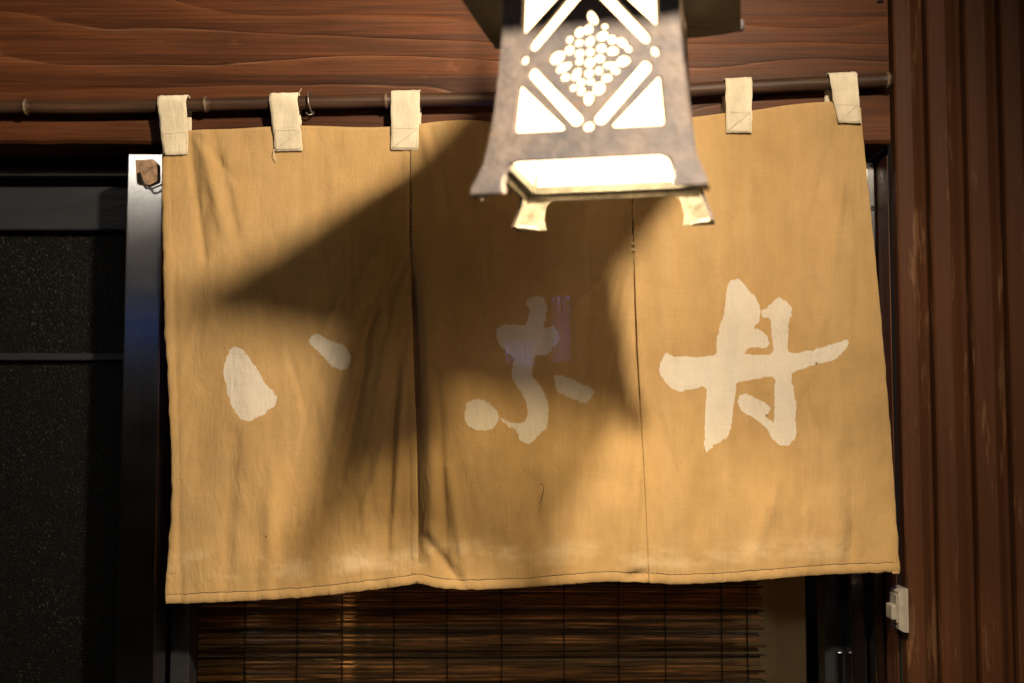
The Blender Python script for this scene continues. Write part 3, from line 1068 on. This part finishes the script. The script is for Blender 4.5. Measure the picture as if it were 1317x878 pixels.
# ================================================================== LANTERN
K = 1.0
LS = K / 1.1                          # lantern parts below are drawn for K = 1.1
LYAW = math.radians(-12)
LC = CAM + Vector((0.097, 1.165, 0.0)) * K
LZ0 = CAM.z + 0.217 * K
lan = thing('hanging_lantern', (LC.x, LC.y, LZ0), 'lit square iron lantern with pierced diamond lattice and flared feet', 'lantern', LYAW)
lan.scale = (LS, LS, LS)
ORG[lan.name] = Vector((0, 0, 0))     # lantern parts are made in its own axes
HP = [(0.0, 0.129), (0.012, 0.1255), (0.024, 0.1205), (0.036, 0.1165), (0.050, 0.1135), (0.066, 0.111), (0.09, 0.1075), (0.13, 0.1035), (0.18, 0.100),
      (0.24, 0.0980), (0.30, 0.0975)]
ZB0, ZB1 = 0.036, 0.0660              # lower band
ZTOP = 0.250                          # top of the side plates
DIA_Z = 0.1545                        # centre of the diamond


def hw(z):
    return sinterp(HP, z)


def wall_pt(s, z, inset, k):
    """s: lateral metres on face k; follows the flare of the side"""
    h = hw(z) - inset
    p = Vector((s * (hw(z) - inset) / 0.105, -h, z))
    for _ in range(k):
        p = Vector((-p.y, p.x, p.z))
    return p


def ring(cx, cz, rx, rz, ang=0.0, n=14, wob=0.0, seed=0):
    out = []
    for i in range(n):
        a = 2 * math.pi * i / n
        r = 1 + wob * noise.noise((math.cos(a) * 1.3 + seed * 3.1, math.sin(a) * 1.3, seed))
        x, z = rx * math.cos(a) * r, rz * math.sin(a) * r
        out.append((cx + x * math.cos(ang) - z * math.sin(ang), cz + x * math.sin(ang) + z * math.cos(ang)))
    return out


def slot(x0, z0, x1, z1, w, n=7):
    a = math.atan2(z1 - z0, x1 - x0)
    out = []
    for i in range(n):
        t = a - math.pi / 2 + math.pi * i / (n - 1)
        out.append((x1 + w * math.cos(t), z1 + w * math.sin(t)))
    for i in range(n):
        t = a + math.pi / 2 + math.pi * i / (n - 1)
        out.append((x0 + w * math.cos(t), z0 + w * math.sin(t)))
    return out


def round_poly(poly, r, n=4):
    out = []
    m = len(poly)
    for i in range(m):
        p = Vector(poly[i])
        a = (Vector(poly[i - 1]) - p)
        b = (Vector(poly[(i + 1) % m]) - p)
        ra = min(r, a.length * 0.4)
        rb = min(r, b.length * 0.4)
        s, e = p + a.normalized() * ra, p + b.normalized() * rb
        for k in range(n + 1):
            t = k / n
            q = s * (1 - t) ** 2 + p * 2 * t * (1 - t) + e * t * t
            out.append((q.x, q.y))
    return out


PX = 0.00086                          # metres per photo pixel on the front face
BLOBS = [(530, 62, 18, 32, 30), (577, 97, 13, 11, 0), (512, 103, 20, 22, 0), (477, 112, 20, 22, 0), (438, 137, 15, 16, 0), (568, 132, 24, 20, 20),
         (476, 152, 17, 15, 0), (518, 150, 18, 22, -30), (605, 148, 18, 19, 0), (438, 177, 21, 19, 0), (645, 163, 28, 19, -35), (478, 193, 20, 18, 30),
         (519, 190, 17, 16, 0), (563, 178, 21, 18, 0), (608, 192, 24, 18, 10), (668, 188, 15, 15, 0), (390, 203, 36, 27, 20), (478, 223, 16, 13, 0),
         (556, 217, 20, 17, 0), (518, 230, 20, 21, 0), (648, 232, 30, 20, 25), (417, 242, 37, 19, 20), (597, 246, 30, 15, 0), (467, 272, 18, 29, -25),
         (425, 280, 20, 16, 0), (553, 263, 14, 16, 0), (516, 270, 19, 17, 0), (617, 268, 18, 13, 0), (583, 293, 22, 15, 0), (486, 303, 17, 17, 0),
         (522, 303, 16, 13, 0), (457, 322, 14, 14, 0), (553, 330, 23, 28, -25), (487, 336, 15, 17, 0), (515, 365, 18, 28, 0)]


def face_holes():
    H = []
    wz, hz = 0.081, 0.0840
    for k, (bx, bz, rx, rz, an) in enumerate(BLOBS):
        q = PX / 2.832
        H.append(ring((bx - 517) * q, DIA_Z - (bz - 205) * q, rx * q * 0.84, rz * q * 0.84, math.radians(an), 12, 0.22, k))
    c = DIA_Z
    for sx in (-1, 1):
        for sz in (-1, 1):
            tri = [(sx * wz, c + sz * 0.0265), (sx * wz, c + sz * hz), (sx * 0.0235, c + sz * hz)]
            H.append(round_poly(tri, 0.006))
            H.append(slot(sx * 0.0655, c + sz * 0.0165, sx * 0.0130, c + sz * 0.0735, 0.0060))
    for (x, z) in ((-0.0765, c), (0.0765, c), (0, c - 0.0815), (0, c + 0.0815)):
        H.append(ring(x, z, 0.0050, 0.0050, 0, 12, 0.1, 2))
    return H


def leg_outline():
    w = 0.105
    o = [(-w, 0.0), (-w + 0.030, 0.0), (-w + 0.026, 0.012), (-w + 0.0245, 0.022), (-w + 0.025, 0.031), (-w + 0.0285, ZB0 - 0.0012)]
    n = 16
    mid = [(-w + 0.033 + (2 * w - 0.066) * i / n, ZB0) for i in range(n + 1)]
    right = [(-x, z) for x, z in reversed(o)]
    out = o + mid + right
    m = 22
    out += [(w, ZTOP * i / m) for i in range(1, m)]
    out += [(w - 2 * w * i / n, ZTOP) for i in range(n + 1)]
    out += [(-w, ZTOP * (m - i) / m) for i in range(1, m)]
    return out


def plate(name, outline, holes, k, inset, thick, mats, parent):
    pts, edges = [], []
    def loop(lp):
        s = len(pts)
        pts.extend(Vector(p) for p in lp)
        m = len(lp)
        edges.extend((s + i, s + (i + 1) % m) for i in range(m))
    loop(outline)
    for h in holes:
        loop(h)
    for i in range(1, 30):
        for j in range(0, 44):
            q = (-0.105 + 0.21 * i / 30, 0.003 + j * 0.006)
            if in_poly(*q, outline) and not any(in_poly(*q, h) for h in holes):
                pts.append(Vector(q))
    v2, e2, f2, _, _, _ = delaunay_2d_cdt(pts, edges, [list(range(len(outline)))], 1, 1e-6)
    keep = []
    for f in f2:
        c = sum((v2[i] for i in f), Vector((0, 0))) / len(f)
        if not any(in_poly(c.x, c.y, h) for h in holes):
            keep.append(tuple(f))
    nn = len(v2)
    vs = [wall_pt(v.x, v.y, inset, k) for v in v2] + [wall_pt(v.x, v.y, inset + thick, k) for v in v2]
    cnt = {}
    for f in keep:
        for a, b in zip(f, f[1:] + f[:1]):
            cnt[(a, b)] = 1
    fs = list(keep) + [tuple(nn + i for i in reversed(f)) for f in keep]
    mi = [0] * len(keep) + [1] * len(keep)
    for (a, b) in cnt:
        if (b, a) not in cnt:
            fs.append((b, a, nn + a, nn + b))
            mi.append(0)
    me = bpy.data.meshes.new(name)
    me.from_pydata([tuple(v) for v in vs], [], fs)
    me.polygons.foreach_set('material_index', mi)
    me.validate()
    me.update()
    return link_mesh(name, me, parent, mats)


OUT = leg_outline()
HOLES = face_holes()
for k in range(4):
    fp = plate('side_plate', OUT, HOLES, k, 0.0, 0.0045, ['cast_iron', 'inner_iron'], lan)
    # glowing paper pane behind the lattice
    def ip(s, z, d):
        p = Vector((s, -(hw(z) - d), z))
        for _ in range(k):
            p = Vector((-p.y, p.x, p.z))
        return p
    nz = 10
    vs, fs = [], []
    for j in range(nz + 1):
        z = ZB0 + 0.014 + (ZTOP - 0.008 - ZB0 - 0.014) * j / nz
        s = hw(z) - 0.0125
        vs += [ip(-s, z, 0.0105), ip(s, z, 0.0105), ip(s, z, 0.0117), ip(-s, z, 0.0117)]
    for j in range(nz):
        a = j * 4
        for q in range(4):
            q2 = (q + 1) % 4
            fs.append((a + q, a + q2, a + 4 + q2, a + 4 + q))
    fs += [(0, 1, 2, 3), tuple(nz * 4 + q for q in range(4))]
    mesh('paper_pane', vs, fs, 'lit_paper', lan, local=True)
    # retaining rail that holds the pane, inside the lower band
    s = hw(ZB0 + 0.008) - 0.0066
    zs = (ZB0 + 0.0075, ZB0 + 0.0075, ZB0 + 0.0165, ZB0 + 0.0165)
    ds = (0.0060, 0.0140, 0.0140, 0.0060)
    vs = [ip(-s + max(0, d - 0.006), z, d) for z, d in zip(zs, ds)] + [ip(s - max(0, d - 0.006), z, d) for z, d in zip(zs, ds)]
    mesh('pane_rail', vs, [(0, 1, 2, 3), (4, 5, 6, 7)] + [(i, (i + 1) % 4, 4 + (i + 1) % 4, 4 + i) for i in range(4)], 'rail_iron', lan, local=True)
    # iron strip in the inner corner, between two panes
    q0 = []
    for z in (ZB0 + 0.010, ZTOP - 0.004):
        e = hw(z) - 0.0118
        for (ax, ay) in ((-e, -e), (-e + 0.006, -e), (-e, -e + 0.006)):
            for _ in range(k):
                ax, ay = -ay, ax
            q0.append((ax, ay, z))
    mesh('corner_strip', q0, [(0, 1, 2), (3, 4, 5), (0, 1, 4, 3), (1, 2, 5, 4), (2, 0, 3, 5)], 'rail_iron', lan, local=True)
    # small turned-in pad under each foot
    h = hw(0.001)
    tri = [(-h + 0.004, -h + 0.004), (-h + 0.031, -h + 0.004), (-h + 0.024, -h + 0.016), (-h + 0.016, -h + 0.024), (-h + 0.004, -h + 0.031)]
    def rot(x, y):
        for _ in range(k):
            x, y = -y, x
        return x, y
    vs = [(*rot(x, y), 0.0) for x, y in tri] + [(*rot(x, y), 0.004) for x, y in tri]
    mesh('foot_pad', vs, [tuple(range(5)), tuple(range(5, 10))] + [(i, (i + 1) % 5, 5 + (i + 1) % 5, 5 + i) for i in range(5)], 'inner_iron', lan, local=True)

# roof: concave pyramid with lifted corners
RH = 0.165
RF = 0.036                              # unseen front extension, added to lengthen the roof's cast shadow
ZE = (0.451 - 0.217) * 1.1
n = 12
vs, fs = [], []
rings_ = [(RH, 0.0), (RH, 0.011), (RH * 0.78, 0.024), (RH * 0.55, 0.046), (RH * 0.34, 0.078), (RH * 0.16, 0.118), (0.012, 0.135)]
for (h, z) in rings_:
    for k in range(4):
        for i in range(n):
            t = -1 + 2 * i / n
            x, y = t * h, -h
            lift = 0.005 * abs(t) ** 5 * (h / RH) ** 3
            for _ in range(k):
                x, y = -y, x
            vs.append((x, y - (RF * (h / RH) if y < 0 else 0), ZE + z + lift))
m = 4 * n
for j in range(len(rings_) - 1):
    for i in range(m):
        i2 = (i + 1) % m
        fs.append((j * m + i, j * m + i2, (j + 1) * m + i2, (j + 1) * m + i))
base = len(vs)
fs.append(tuple(range((len(rings_) - 1) * m, len(rings_) * m)))
for k in range(4):
    for i in range(n):
        t = -1 + 2 * i / n
        x, y = t * 0.088, -0.088
        for _ in range(k):
            x, y = -y, x
        vs.append((x, y, ZE - 0.004))
for i in range(m):
    i2 = (i + 1) % m
    fs.append((i, i2, base + i2, base + i))
fs.append(tuple(range(base, base + m))[::-1])
roof = mesh('roof', vs, fs, 'roof_iron', lan, local=True)
for k in range(4):                      # eave corner tips in paler iron, their lit look put into the colour
    sx, sy = [(-1, -1), (1, -1), (1, 1), (-1, 1)][k]
    lathe('eave_tip', [(0.0, -0.004), (0.006, -0.003), (0.008, 0.003), (0.007, 0.010), (0.0, 0.014)], (sx * RH * 0.985, sy * RH * 0.985 - (RF if sy < 0 else 0), ZE + 0.008), 'cast_iron', roof, 8)
lathe('finial', [(0.02, 0.13), (0.022, 0.137), (0.012, 0.145), (0.014, 0.158), (0.006, 0.17), (0.0, 0.171)], (0, 0, ZE), 'roof_iron', lan, 14)
tube('hanging_ring', [(0.014 * math.cos(i * math.pi / 8), 0, ZE + 0.181 + 0.014 * math.sin(i * math.pi / 8)) for i in range(16)], 0.0025, 'black_iron', lan, 7, closed=True)
lathe('bulb', [(0.0, 0.0), (0.014, 0.004), (0.022, 0.016), (0.022, 0.028), (0.014, 0.045), (0.010, 0.055), (0.010, 0.075), (0.0, 0.076)], (0, 0, 0.146), 'lit_bulb', lan, 16)
bl_ = bpy.data.lights.new('lantern_light', 'POINT')
bl_.energy = 17.0
bl_.color = (1.0, 0.78, 0.45)
bl_.shadow_soft_size = 0.012
blo = bpy.data.objects.new('lantern_light', bl_)
col.objects.link(blo)
blo.parent = lan
blo.location = (0, 0, 0.128)

# bracket that carries the lantern, fixed to the wall above the lintel
zr = LZ0 + (ZE + 0.181 + 0.014) * LS
brk = thing('lantern_bracket', (LC.x, 0.06, zr + 0.08), 'black iron wall bracket holding the lantern by a short hook', 'bracket')
box('wall_plate', LC.x - 0.02, LC.x + 0.02, 0.050, 0.0595, zr + 0.02, zr + 0.18, 'black_iron', brk, 0.002)
tube('arm', [(LC.x, 0.052, zr + 0.12), (LC.x, -0.15, zr + 0.125), (LC.x, LC.y - 0.01, zr + 0.11), (LC.x, LC.y - 0.03, zr + 0.10)], 0.006, 'black_iron', brk, 8)
tube('brace', [(LC.x, 0.052, zr + 0.035), (LC.x, -0.04, zr + 0.07), (LC.x, -0.13, zr + 0.122)], 0.004, 'black_iron', brk, 8)
tube('hook', [(LC.x, LC.y, zr + 0.112), (LC.x, LC.y, zr + 0.03), (LC.x, LC.y + 0.008, zr + 0.004), (LC.x, LC.y + 0.002, zr - 0.004), (LC.x, LC.y - 0.008, zr + 0.003)], 0.0025, 'black_iron', brk, 7)

# ================================================================== BLIND, LED SIGN, SWITCH
YBL = 0.225
bx0, bx1 = P(243, 800, YBL).x, P(979, 800, YBL).x
bz1 = Z_BEAM - 0.05
blind = thing('bamboo_blind', ((bx0 + bx1) / 2, YBL, 0.75), 'dark bamboo slat blind with black cords hanging behind the noren', 'blind')
slat_meshes = []
for s in range(8):
    rnd = random.Random(50 + s)
    nx = 10
    vs, fs = [], []
    for i in range(nx + 1):
        f = i / nx
        x = -0.5 + f
        w = 0.0022 + 0.0008 * noise.noise((f * 4, s, 0))
        dz = 0.0016 * noise.noise((f * 2.5, s, 9))
        for (y, z) in ((-0.0012, -w * 0.6), (-0.0016, 0), (-0.0012, w * 0.6), (0.001, w), (0.001, -w)):
            vs.append((x, y, z + dz))
    for i in range(nx):
        for k in range(5):
            k2 = (k + 1) % 5
            fs.append((i * 5 + k, i * 5 + k2, i * 5 + 5 + k2, i * 5 + 5 + k))
    fs += [(0, 1, 2, 3, 4), tuple(nx * 5 + k for k in range(5))]
    me = bpy.data.meshes.new('slat')
    me.from_pydata(vs, [], fs)
    me.materials.append(MAT['reed'])
    slat_meshes.append(me)
z = 0.80
rs = random.Random(3)
while z < bz1:
    o = bpy.data.objects.new('slat', rs.choice(slat_meshes))
    col.objects.link(o)
    o.parent = blind
    wl = (bx1 - bx0) + rs.uniform(-0.012, 0.012)
    o.location = Vector(((bx0 + bx1) / 2 + rs.uniform(-0.006, 0.006), YBL + rs.uniform(-0.0015, 0.0015), z)) - ORG[blind.name]
    o.scale = (wl, 1, rs.uniform(0.7, 1.15))
    o.rotation_euler = (rs.uniform(-0.25, 0.25), rs.uniform(-0.0035, 0.0035), 0)
    z += rs.uniform(0.0042, 0.0056) + (0.003 if rs.random() < 0.10 else 0)
for cx in (256, 316, 383, 441, 507, 575, 645, 725, 795, 855, 927, 960):
    X = P(cx, 800, YBL).x
    tube('cord', [(X + 0.0012 * noise.noise((q * 0.9, cx, 0)), YBL - 0.0055, 0.79 + (bz1 - 0.79) * q / 24) for q in range(25)], 0.0011, 'cord', blind, 6)
box('head_rail', bx0, bx1, YBL - 0.008, YBL + 0.012, bz1, bz1 + 0.018, 'plain_wood', blind, 0.002)

led = thing('led_sign', (P(460, 420, 0.065).x, 0.065, P(460, 470, 0.065).z), 'blue dotted light sign glowing faintly through the curtain weave', 'sign')
lx0, lx1 = P(200, 420, 0.065).x, P(738, 420, 0.065).x
lz0, lz1 = P(460, 474, 0.065).z, P(460, 374, 0.065).z
box('casing', lx0, lx1, 0.063, 0.070, lz0, lz1, 'black_frame', led, 0.002)


def leds(name, pts):
    vs, fs = [], []
    for p in pts:
        b = len(vs)
        r = 0.0019
        for (dx, dz) in ((-r, -r), (r, -r), (r, r), (-r, r)):
            vs.append((p[0] + dx, 0.0628, p[1] + dz))
        for (dx, dz) in ((-r, -r), (r, -r), (r, r), (-r, r)):
            vs.append((p[0] + dx * .6, 0.0612, p[1] + dz * .6))
        fs += [(b + 4, b + 5, b + 6, b + 7)] + [(b + i, b + (i + 1) % 4, b + 4 + (i + 1) % 4, b + 4 + i) for i in range(4)]
    return mesh(name, vs, fs, 'blue_led', led)


def grid(ax, bx, ay, by, st):
    a, b = P(ax, ay, 0.063), P(bx, by, 0.063)
    out = []
    x = a.x
    while x <= b.x:
        zz = b.z
        while zz <= a.z:
            out.append((x, zz))
            zz += st
        x += st
    return out


leds('light_column', grid(203, 216, 396, 462, 0.0062))
leds('light_column', grid(712, 733, 380, 462, 0.0078))
leds('light_patch', grid(652, 690, 438, 468, 0.0082))

# surface switch on the jamb's inner face
sw = thing('light_switch', (X_JAMB, 0.004, 1.28), 'small grey white rocker switch fixed beside the siding corner under the curtain', 'switch')
sc_ = P(1160, 778, 0.03)
zc = sc_.z
hS = 0.5 * (P(1160, 751, 0.015).z - P(1160, 806, 0.015).z)
xw = X_JAMB + 0.0008
y0, y1 = -0.014, 0.0245
vs = []
for (dx, m) in ((0.0, 0.0), (-0.007, 0.0005), (-0.0135, 0.0045)):      # moulded base, narrowing towards its face
    vs += [(xw + dx, y0 + m * 0.6, zc - hS + m), (xw + dx, y1 - m, zc - hS + m), (xw + dx, y1 - m, zc + hS - m), (xw + dx, y0 + m * 0.6, zc + hS - m)]
mesh('base_plate', vs, [(0, 1, 2, 3), (8, 9, 10, 11)] + [(a + q, a + (q + 1) % 4, a + 4 + (q + 1) % 4, a + 4 + q) for a in (0, 4) for q in range(4)], 'switch_plastic', sw)
box('rocker', xw - 0.0225, xw - 0.0137, y0 + 0.006, y1 - 0.008, zc - 0.014, zc + 0.007, 'switch_plastic', sw, 0.002)
box('collar', xw - 0.0158, xw - 0.0136, y0 + 0.004, y1 - 0.006, zc - 0.018, zc + 0.022, 'switch_plastic', sw, 0.0008)
box('screw_boss', xw - 0.0165, xw - 0.0137, 0.001, 0.007, zc - 0.026, zc - 0.0205, 'black_iron', sw, 0.0012)

# ================================================================== EAVE, LAMP, OTHER SIDE OF THE LANE
ev = thing('eave', (0, -0.5, 3.2), 'dark timber eave of the shop with rafters over the doorway', 'eave')
box('soffit_board', -2.4, 2.6, -1.45, 0.2, 3.202, 3.24, 'plain_wood', ev)
box('fascia', -2.4, 2.6, -1.49, -1.452, 3.10, 3.26, 'plain_wood', ev)
for i in range(9):
    x = -2.3 + 0.6 * i
    box('rafter', x - 0.03, x + 0.03, -1.45, 0.06, 3.11, 3.200, 'plain_wood', ev, 0.003)

lp = thing('hooded_lamp', (KEY_POS.x, KEY_POS.y, KEY_POS.z), 'small black hooded lamp hanging from the eave, tilted at the curtain', 'lamp')
kdir = (KEY_AIM - KEY_POS).normalized()
kq = kdir.to_track_quat('-Z', 'Y')
kb = KEY_POS - kdir * 0.10
tube('stem', [(kb.x, kb.y, 3.20), (kb.x, kb.y, 2.75), kb], 0.008, 'black_iron', lp, 10)
hv = []
for (rad, d) in ((0.0, -0.125), (0.022, -0.125), (0.028, -0.09), (0.045, -0.06), (0.062, -0.022), (0.060, -0.022), (0.043, -0.058), (0.0, -0.060)):
    for q in range(24):
        a = 2 * math.pi * q / 24
        hv.append(KEY_POS + kq @ Vector((rad * math.cos(a), rad * math.sin(a), -d)))
hf = [(i * 24 + q, i * 24 + (q + 1) % 24, (i + 1) * 24 + (q + 1) % 24, (i + 1) * 24 + q) for i in range(7) for q in range(24)]
mesh('hood', hv, hf, 'black_iron', lp, smooth=True)
kd = bpy.data.lights.new('hooded_lamp_light', 'SPOT')
kd.energy = KEY_POWER
kd.color = LAMP_COL
kd.spot_size = math.radians(132)
kd.spot_blend = 1.0
kd.shadow_soft_size = 0.043
ko = bpy.data.objects.new('hooded_lamp_light', kd)
col.objects.link(ko)
ko.parent = lp
ko.location = KEY_POS + kdir * 0.02 - ORG[lp.name]
ko.rotation_euler = kq.to_euler()

ob = thing('opposite_house', (0, -5.4, 0), 'dark plastered house across the lane with a lit upper window, an added lit one and a blue sign', 'house')
box('wall', -6, 6, -5.9, -5.4, 0, 5.5, 'plaster_dark', ob)
for (x0, x1, z0, z1) in ((0.8, 2.0, 1.0, 2.2), (-5.2, -4.0, 1.0, 2.2), (-0.6, 0.4, 3.4, 4.4)):
    w = box('window', x0, x1, -5.40, -5.37, z0, z1, 'black_frame', ob)
    box('pane', x0 + 0.05, x1 - 0.05, -5.368, -5.362, z0 + 0.05, z1 - 0.05, 'figured_glass', w)
sg = box('sign_box', -2.9, -1.9, -5.40, -5.22, 1.98, 2.22, 'black_frame', ob, 0.01)
box('sign_face', -2.87, -1.93, -5.219, -5.214, 2.01, 2.19, 'blue_sign', sg)
w = box('window', -2.8, -1.8, -5.40, -5.37, 3.02, 3.58, 'black_frame', ob)
box('pane', -2.75, -1.85, -5.368, -5.362, 3.07, 3.53, 'window_glow', w)
w = box('window', 1.8, 2.8, -5.40, -5.37, 3.02, 3.58, 'black_frame', ob)  # lit window added to be mirrored in the right steel stile
box('pane', 1.85, 2.75, -5.368, -5.362, 3.07, 3.53, 'window_glow', w)
